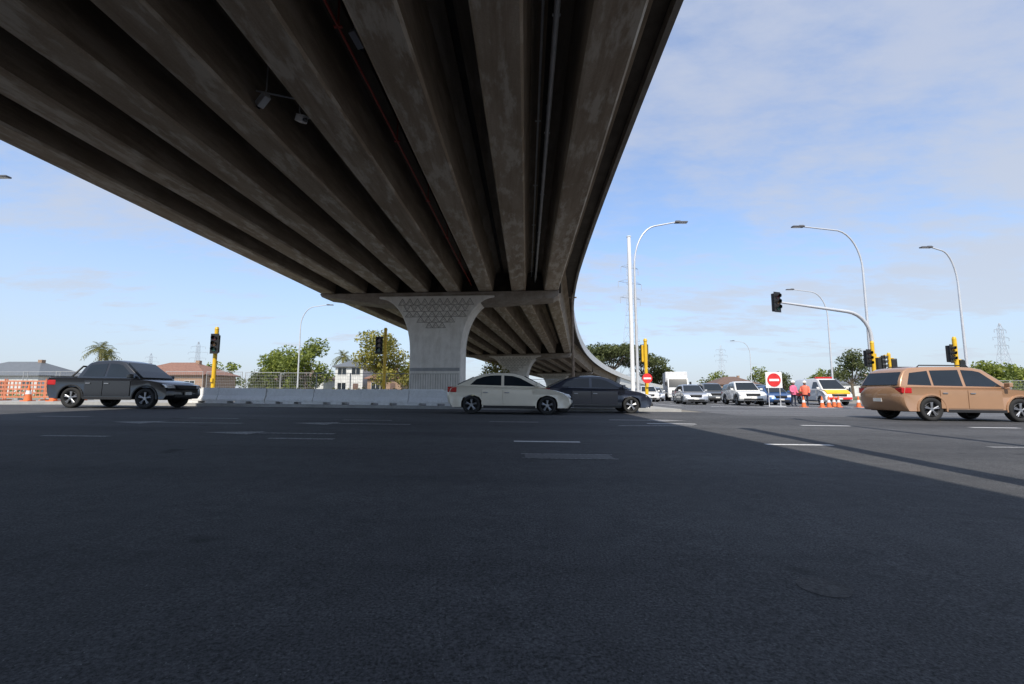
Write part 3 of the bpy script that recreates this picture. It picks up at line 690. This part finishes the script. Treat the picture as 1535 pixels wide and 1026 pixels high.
for x in(-.95,.95): mb.tube([(x,0,0),(x,0,1.1)],.03,8)
for x in(-.95,.95): mb.box((x,0,.03),(.1,.5,.06))
mb.obj('mesh_panel',MUTEDO,ob)
ob.location=(-22.8,23.3,gz(-22)+.13)
for x,y,rz in((-24.8,23.3,.1),(-26.8,23.5,-.1),(-28.8,23.5,.05)): copy_thing(ob,(x,y,gz(x)+.13),rz)
fp=empty('fence_panel',(0,0,0),0,'galvanised wire mesh temporary fence panel','fence','temporary site fence panels')
mb=MB()
for x in(-1.2,1.2): mb.tube([(x,0,0),(x,0,1.95)],.022,8)
for z in(.12,1.93): mb.tube([(-1.2,0,z),(1.2,0,z)],.018,8)
mb.obj('frame',WIRE,fp)
mb=MB()
for i in range(1,20): mb.tube([(-1.2+i*.12,0,.12),(-1.2+i*.12,0,1.93)],.0045,4,cap=False)
for i in range(1,9): mb.tube([(-1.2,0,.12+i*.2),(1.2,0,.12+i*.2)],.0045,4,cap=False)
mb.obj('wire_mesh',WIRE,fp)
for x in(-1.22,1.22):
    mb=MB(); mb.box((x,0,.07),(.22,.6,.14)); mb.obj('foot',KERBM,fp)
fp.location=(-42,31,gz(-40))
x=-39.5
while x<-6.5:
    copy_thing(fp,(x,31+.5*math.sin(x*.3),gz(x)),random.uniform(-.06,.06)); x+=2.48
x=-2.0
while x<4: copy_thing(fp,(x,40,gz(x)),0); x+=2.48
for x in (33,35.5,38,40.5,43): copy_thing(fp,(x,36,gz(x)),0)

# ---------------------------------------------------------------- pylons
def pylon_mesh():
    mb=MB()
    def wd(z): return 2.6*(1-z/30)+.8 if z<30 else .8-.01*(z-30)
    lv=[0,6,11.5,16.5,21,25,28.5,32,35,38,41,45]
    for a,b in zip(lv,lv[1:]):
        wa,wb=wd(a),(wd(b) if b<45 else .1)
        ca=[(sx*wa,sy*wa,a) for sx,sy in((1,1),(-1,1),(-1,-1),(1,-1))]; cb=[(sx*wb,sy*wb,b) for sx,sy in((1,1),(-1,1),(-1,-1),(1,-1))]
        for i in range(4):
            j=(i+1)%4
            mb.tube([ca[i],cb[i]],.075,4,cap=False,sm=False); mb.tube([ca[i],cb[j]],.035,4,cap=False,sm=False); mb.tube([ca[j],cb[i]],.035,4,cap=False,sm=False); mb.tube([cb[i],cb[j]],.035,4,cap=False,sm=False)
    for z,w in((30.5,4.6),(35.5,5.4),(40.5,4.0)):
        for s in(-1,1):
            for y in(-.6,.6): mb.tube([(0,y,z),(s*w,0,z)],.05,4,cap=False,sm=False); mb.tube([(0,y,z+1.3),(s*w,0,z)],.035,4,cap=False,sm=False)
    mi=MB()
    for z,w in((30.5,4.6),(35.5,5.4),(40.5,4.0)):
        for s in(-1,1): mi.tube([(s*w,0,z),(s*w,0,z-2.0)],.09,6)
    return mb,mi
mb,mi=pylon_mesh()
py=empty('transmission_tower',(45.5,172,0),.5,'steel lattice electricity transmission tower','transmission tower','electricity transmission towers')
mb.obj('lattice',PYL,py,fixn=False); mi.obj('insulator',PYL,py,fixn=False); py.scale=(1.1,1.1,1.2)
for x,y,rz,sc in((330,305,.3,1.05),(198,430,.4,1.0),(-277,400,.1,1.0),(-330,415,.1,.8),(110,420,.1,.8)):
    copy_thing(py,(x,y,0),rz,(sc*1.5,sc*1.5,sc))

# ---------------------------------------------------------------- trees
def crown_leaves(mb,cents,n,leaf,rng,mat=0):
    tot=sum(c[1]*c[2] for c in cents)
    for c,r,rz in cents:
        k=int(n*r*rz/tot)
        for _ in range(k):
            d=Vector((rng.gauss(0,1),rng.gauss(0,1),rng.gauss(0,1))).normalized()*(rng.random()**.4)*(1+.25*rng.random())
            p=Vector(c)+Vector((d.x*r,d.y*r,d.z*rz))
            a=Vector((rng.gauss(0,1),rng.gauss(0,1),rng.gauss(0,.8))).normalized(); b=a.orthogonal().normalized()
            b=(Matrix.Rotation(rng.random()*6.28,3,a)@b); s=leaf*rng.uniform(.5,1.3)
            mb.add([p-a*s,p+b*s*.5,p+a*s,p-b*s*.5],[(0,1,2,3)],mat)
def tree(x,y,h,w,seed,leafm,label,n=2600,leaf=.2,flat=False,cat='tree',tr=.035,grp=None,low=.3):
    rng=random.Random(seed)
    e=empty('tree',(x,y,gz(x)),rng.random()*6,label,cat,grp)
    cents=[]; k=15
    for i in range(k):
        q=i*2.4+rng.random(); rr=w/2*math.sqrt((i+.3)/k)*.78
        if flat: z=h*rng.uniform(.74,.93)-.1*rr
        else: z=h*(low+(.93-low)*rng.random()) ; rr*= (1-.45*max(0,(z/h-.6)/.4))
        r=w*rng.uniform(.13,.23)
        cents.append(((rr*math.cos(q),rr*math.sin(q),min(z,h-r*.6)),r,r*(.5 if flat else .8)))
    tk=MB(); t0=h*(.5 if flat else .32); R0=h*tr
    tk.tube([(0,0,-.1),(rng.uniform(-.1,.1),.05,t0*.5),(0.1,0,t0)],[R0,R0*.8,R0*.65],9)
    for c,r,_ in cents:
        C=Vector(c); s=Vector((0.1,0,t0*rng.uniform(.75,1))); m=(s+C)/2+Vector((rng.uniform(-.2,.2),rng.uniform(-.2,.2),-.05*h))
        tk.tube([s,m,C],[R0*.38,R0*.25,R0*.08],6)
    tk.obj('trunk',BARK,e)
    mb=MB(); crown_leaves(mb,cents,n,leaf,rng); mb.obj('crown',leafm,e,fixn=False)
    return e
tree(-26.2,58,7.2,7.0,1,LEAFA,'leafy green tree behind the site fence',5200,.2,low=.22)
tree(-31.5,62,6.3,5.5,2,LEAFA,'green tree with rounded crown behind the fence',3800,.2,low=.2)
tree(-35.5,66,4.6,4.5,12,LEAFB,'low dark green tree near the houses',2400,.2,low=.15)
tree(-17.0,60,8.4,7.8,3,LEAFC,'yellow green tree with open crown beside the pier',5600,.2,low=.22)
tree(-13.0,62,6.8,5.5,4,LEAFC,'small bushy yellow green tree behind the pier',3400,.2,low=.15)
tree(-2.5,66,5.0,6,5,LEAFC,'bushy green tree beneath the overpass',2600,.2,low=.1)
tree(38,172,19.5,22,6,LEAFB,'large tree with flat spreading crown',5200,.5,flat=True)
tree(51,178,17,18,7,LEAFB,'tall tree with flat spreading crown',4200,.5,flat=True)
tree(28,168,17,13,8,LEAFB,'tall tree with sparse spreading crown',2800,.5,flat=True)
tree(60,185,13.5,13,9,LEAFB,'broad dark green tree beyond the ramp',2800,.5)
tree(67,90,9.2,7,10,LEAFB,'dark tree with open crown beside the road',3000,.25)
tree(63,60,4.8,6.5,11,LEAFA,'dense green roadside shrub tree',3400,.22,low=.1)
tree(70,63,4.2,6,13,LEAFA,'low green roadside shrub tree',2600,.22,low=.1)
for i,(x,y,h,w) in enumerate(((82,150,9,9),(92,155,7.5,10),(101,150,8.5,8),(112,160,9.5,9),(73,160,8,8),(104,140,6,9),(118,150,7,10),(125,150,8,9),(-60,95,6.5,8),(-48,90,5.5,8),(-20,95,6.5,8),(-14,100,6,8))):
    tree(x,y,h,w,20+i,LEAFB if i%2 else LEAFA,'distant suburban garden tree with rounded crown',1500,.35,low=.15,grp='distant suburban trees')
def palm(x,y,h,label,seed):
    rng=random.Random(seed); e=empty('palm_tree',(x,y,gz(x)),0,label,'palm tree')
    mb=MB(); mb.tube([(0,0,0),(.1,0,h*.4),(0,0,h*.8)],[.3,.24,.22],10); mb.obj('trunk',BARK,e)
    mb=MB()
    for i in range(46):
        q=rng.random()*6.28; el=rng.uniform(-.4,1.3); L=rng.uniform(2.0,2.7); d=Vector((math.cos(q)*math.cos(el),math.sin(q)*math.cos(el),math.sin(el)))
        pts=[Vector((0,0,h*.8))+d*L*t+Vector((0,0,-1.3*t*t*(.4+math.cos(el)))) for t in [k/9 for k in range(10)]]
        sd=Vector((-math.sin(q),math.cos(q),0))
        for k in range(1,9):
            for s in(-1,1):
                p=pts[k]; tip=p+(pts[k+1]-p).normalized()*.35+sd*s*(.55*(1-abs(k/9-.4)))+Vector((0,0,-.2)); f=(pts[k+1]-p)*.55
                mb.add([p,p+f,tip],[(0,1,2)])
    mb.obj('crown',PALMM,e,fixn=False)
palm(-68,75,9.6,'tall palm tree rising over house roofs',3); palm(-33.5,90,9.4,'palm tree beside a white house',4); palm(-70.5,79,8.6,'palm tree with arching fronds behind houses',5)
rng=random.Random(5); mb=MB()
for i in range(150):
    x=-420+840*i/150+rng.uniform(-3,3); hh=rng.uniform(3.5,9); yy=rng.uniform(240,300)
    if -30<x<80: yy+=60
    crown_leaves(mb,[((x,yy,hh*.5),rng.uniform(3,6),hh*.5)],110,1.0,rng)
o=mb.obj('distant_trees',LEAFB,fixn=False); o['kind']='stuff'; o['label']='far belt of suburban trees along the horizon'; o['category']='trees'
mb=MB()
for i in range(60):
    x=-60+i*.95+rng.uniform(-.5,.5)
    crown_leaves(mb,[((x,38+rng.uniform(-1.5,2.5),.5),.9,.6)],60,.16,rng)
o=mb.obj('scrub',LEAFC,fixn=False); o['kind']='stuff'; o['label']='low scrub and weeds behind the fence'; o['category']='scrub'

# ---------------------------------------------------------------- houses
WB=simple('weatherboard_white',(0.6,0.6,0.57),.7); WBC=simple('brick_tan',(0.33,0.22,0.15),.8,0,.2,5); RT=simple('roof_terracotta',(0.23,0.12,0.085),.8,0,.25,5); RG=simple('roof_grey_iron',(0.13,0.14,0.15),.5,0,.1); RB=simple('roof_brown',(0.14,0.09,0.07),.8,0,.2)
def house(x,y,w,d,wh,rh,wall,roof,label,rz=0):
    e=empty('house',(x,y,gz(x)),rz,label,'house','suburban houses behind the site')
    mb=MB(); mb.box((0,0,wh/2),(w,d,wh)); mb.obj('wall',wall,e)
    o=.45; a,b=w/2+o,d/2+o; r=max(0.5,w/2-d/2)
    r_=MB(); r_.add([(-a,-b,wh),(a,-b,wh),(a,b,wh),(-a,b,wh),(-r,0,wh+rh),(r,0,wh+rh),(-a,-b,wh-.15),(a,-b,wh-.15),(a,b,wh-.15),(-a,b,wh-.15)],[(0,1,5,4),(2,3,4,5),(1,2,5),(3,0,4),(0,6,7,1),(1,7,8,2),(2,8,9,3),(3,9,6,0),(6,9,8,7)]); ro=r_.obj('roof',roof,e)
    mb=MB(); mb.box((w*.2,0,wh+rh*.9),(.6,.6,1.0)); mb.obj('chimney',WBC,ro)
    n=max(2,int(w/3.2)); st=2 if wh>4 else 1
    for s in range(st):
        for i in range(n):
            xx=-w/2+w*(i+.5)/n; zz=1.6+2.7*s
            if s==0 and i==n//2:
                m=MB(); m.box((xx,-d/2-.02,1.05),(.95,.06,2.1)); m.obj('door',RB,e); continue
            m=MB(); m.box((xx,-d/2-.02,zz),(1.5,.05,1.2)); wi=m.obj('window',GLASS,e)
            m=MB()
            for dx in(-.78,0,.78): m.box((xx+dx,-d/2-.04,zz),(.07,.06,1.32))
            for dz in(-.63,.63): m.box((xx,-d/2-.045,zz+dz),(1.63,.06,.07))
            m.obj('frame',WB,wi)
house(-75,70,13,8,3.0,2.2,WB,RG,'single storey house with dark grey hip roof')
house(-89,80,12,8,3.0,2.2,WBC,RG,'brick house with grey iron hip roof')
house(-52,72,12,8,3.2,2.0,WBC,RT,'brick house with terracotta hip roof')
house(-60.5,74,7,7,3.0,1.9,WB,RB,'small house with brown hip roof')
house(-29.5,86,5,7,5.2,1.4,WB,RG,'white two storey house with grey roof')
house(-22.5,84,6,7,3,1.8,WBC,RT,'small brick house with terracotta roof')
house(-40,90,9,8,3,2,WB,RB,'single storey house with brown roof')
house(90,120,14,9,3.2,2.2,WB,RG,'white house with grey roof beyond the road')
house(62,130,12,9,3.2,2.2,WBC,RB,'brick house with brown roof beyond the queue')

# ---------------------------------------------------------------- sky, sun, camera
w=bpy.data.worlds.new('World'); scene.world=w; w.use_nodes=True; nt=w.node_tree
bg=nt.nodes['Background']
EL=R(47); az=0.11
sdir=Vector((-az,-1,0)).normalized()*math.cos(EL)+Vector((0,0,math.sin(EL)))
sky=nt.nodes.new('ShaderNodeTexSky'); sky.sky_type='NISHITA'; sky.sun_disc=False; sky.sun_elevation=EL; sky.sun_rotation=math.atan2(sdir.x,sdir.y)
sky.air_density=1.0; sky.dust_density=0.6; sky.ozone_density=2.0
tc=nt.nodes.new('ShaderNodeTexCoord'); sep=nt.nodes.new('ShaderNodeSeparateXYZ'); nt.links.new(tc.outputs['Generated'],sep.inputs[0])
def mth(op,a,b=None,c=None):
    n=nt.nodes.new('ShaderNodeMath'); n.operation=op
    for i,s in enumerate((a,b,c)):
        if s is None: continue
        if isinstance(s,(int,float)): n.inputs[i].default_value=s
        else: nt.links.new(s,n.inputs[i])
    return n.outputs[0]
zc=mth('MAXIMUM',sep.outputs[2],0.0); den=mth('ADD',zc,0.16)
px=mth('DIVIDE',sep.outputs[0],den); pyy=mth('DIVIDE',sep.outputs[1],den)
cb=nt.nodes.new('ShaderNodeCombineXYZ'); nt.links.new(px,cb.inputs[0]); nt.links.new(pyy,cb.inputs[1])
mp=nt.nodes.new('ShaderNodeMapping'); mp.inputs['Scale'].default_value=(0.55,1.0,1); mp.inputs['Rotation'].default_value=(0,0,.5); mp.inputs['Location'].default_value=(2.3,.7,0)
nt.links.new(cb.outputs[0],mp.inputs['Vector'])
f1=noise(nt,mp.outputs['Vector'],1.4,9,0.6); f2=noise(nt,mp.outputs['Vector'],6.0,8,0.65)
ff=mth('ADD',mth('MULTIPLY',f1,.68),mth('MULTIPLY',f2,.32))
ff=mth('ADD',ff,mth('MULTIPLY',sep.outputs[0],0.03))
cov=nt.nodes.new('ShaderNodeMapRange'); cov.interpolation_type='SMOOTHSTEP'; nt.links.new(ff,cov.inputs[0]); cov.inputs[1].default_value=.36; cov.inputs[2].default_value=.61; cov.inputs[3].default_value=0.32; cov.inputs[4].default_value=.93
hz=nt.nodes.new('ShaderNodeMapRange'); nt.links.new(sep.outputs[2],hz.inputs[0]); hz.inputs[1].default_value=0.0; hz.inputs[2].default_value=.5; hz.inputs[3].default_value=.97; hz.inputs[4].default_value=0
fac=mth('MAXIMUM',cov.outputs[0],hz.outputs[0])
cc=mixc(nt,hz.outputs[0],(4.1,4.6,5.8),(5.0,5.45,6.1))
boost=mixc(nt,1.0,sky.outputs[0],(1.25,1.65,2.0),'MULTIPLY')
nt.links.new(mixc(nt,fac,boost,cc),bg.inputs['Color']); bg.inputs['Strength'].default_value=0.13
sun=bpy.data.lights.new('sun','SUN'); sun.energy=5.0; sun.angle=R(.5); sun.color=(1,.93,.82)
so=bpy.data.objects.new('sun',sun); COL.objects.link(so); so.rotation_euler=(-sdir).to_track_quat('-Z','Y').to_euler(); so.location=(0,-20,40)
cam=bpy.data.cameras.new('camera'); cam.lens=16; cam.sensor_width=36; cam.clip_end=4000; cam.clip_start=.05
co=bpy.data.objects.new('camera',cam); COL.objects.link(co); co.location=(0,0,.8); co.rotation_euler=(R(90+6.27),0,0); scene.camera=co
scene.view_settings.view_transform='Standard'; scene.view_settings.look='None'; scene.view_settings.exposure=0
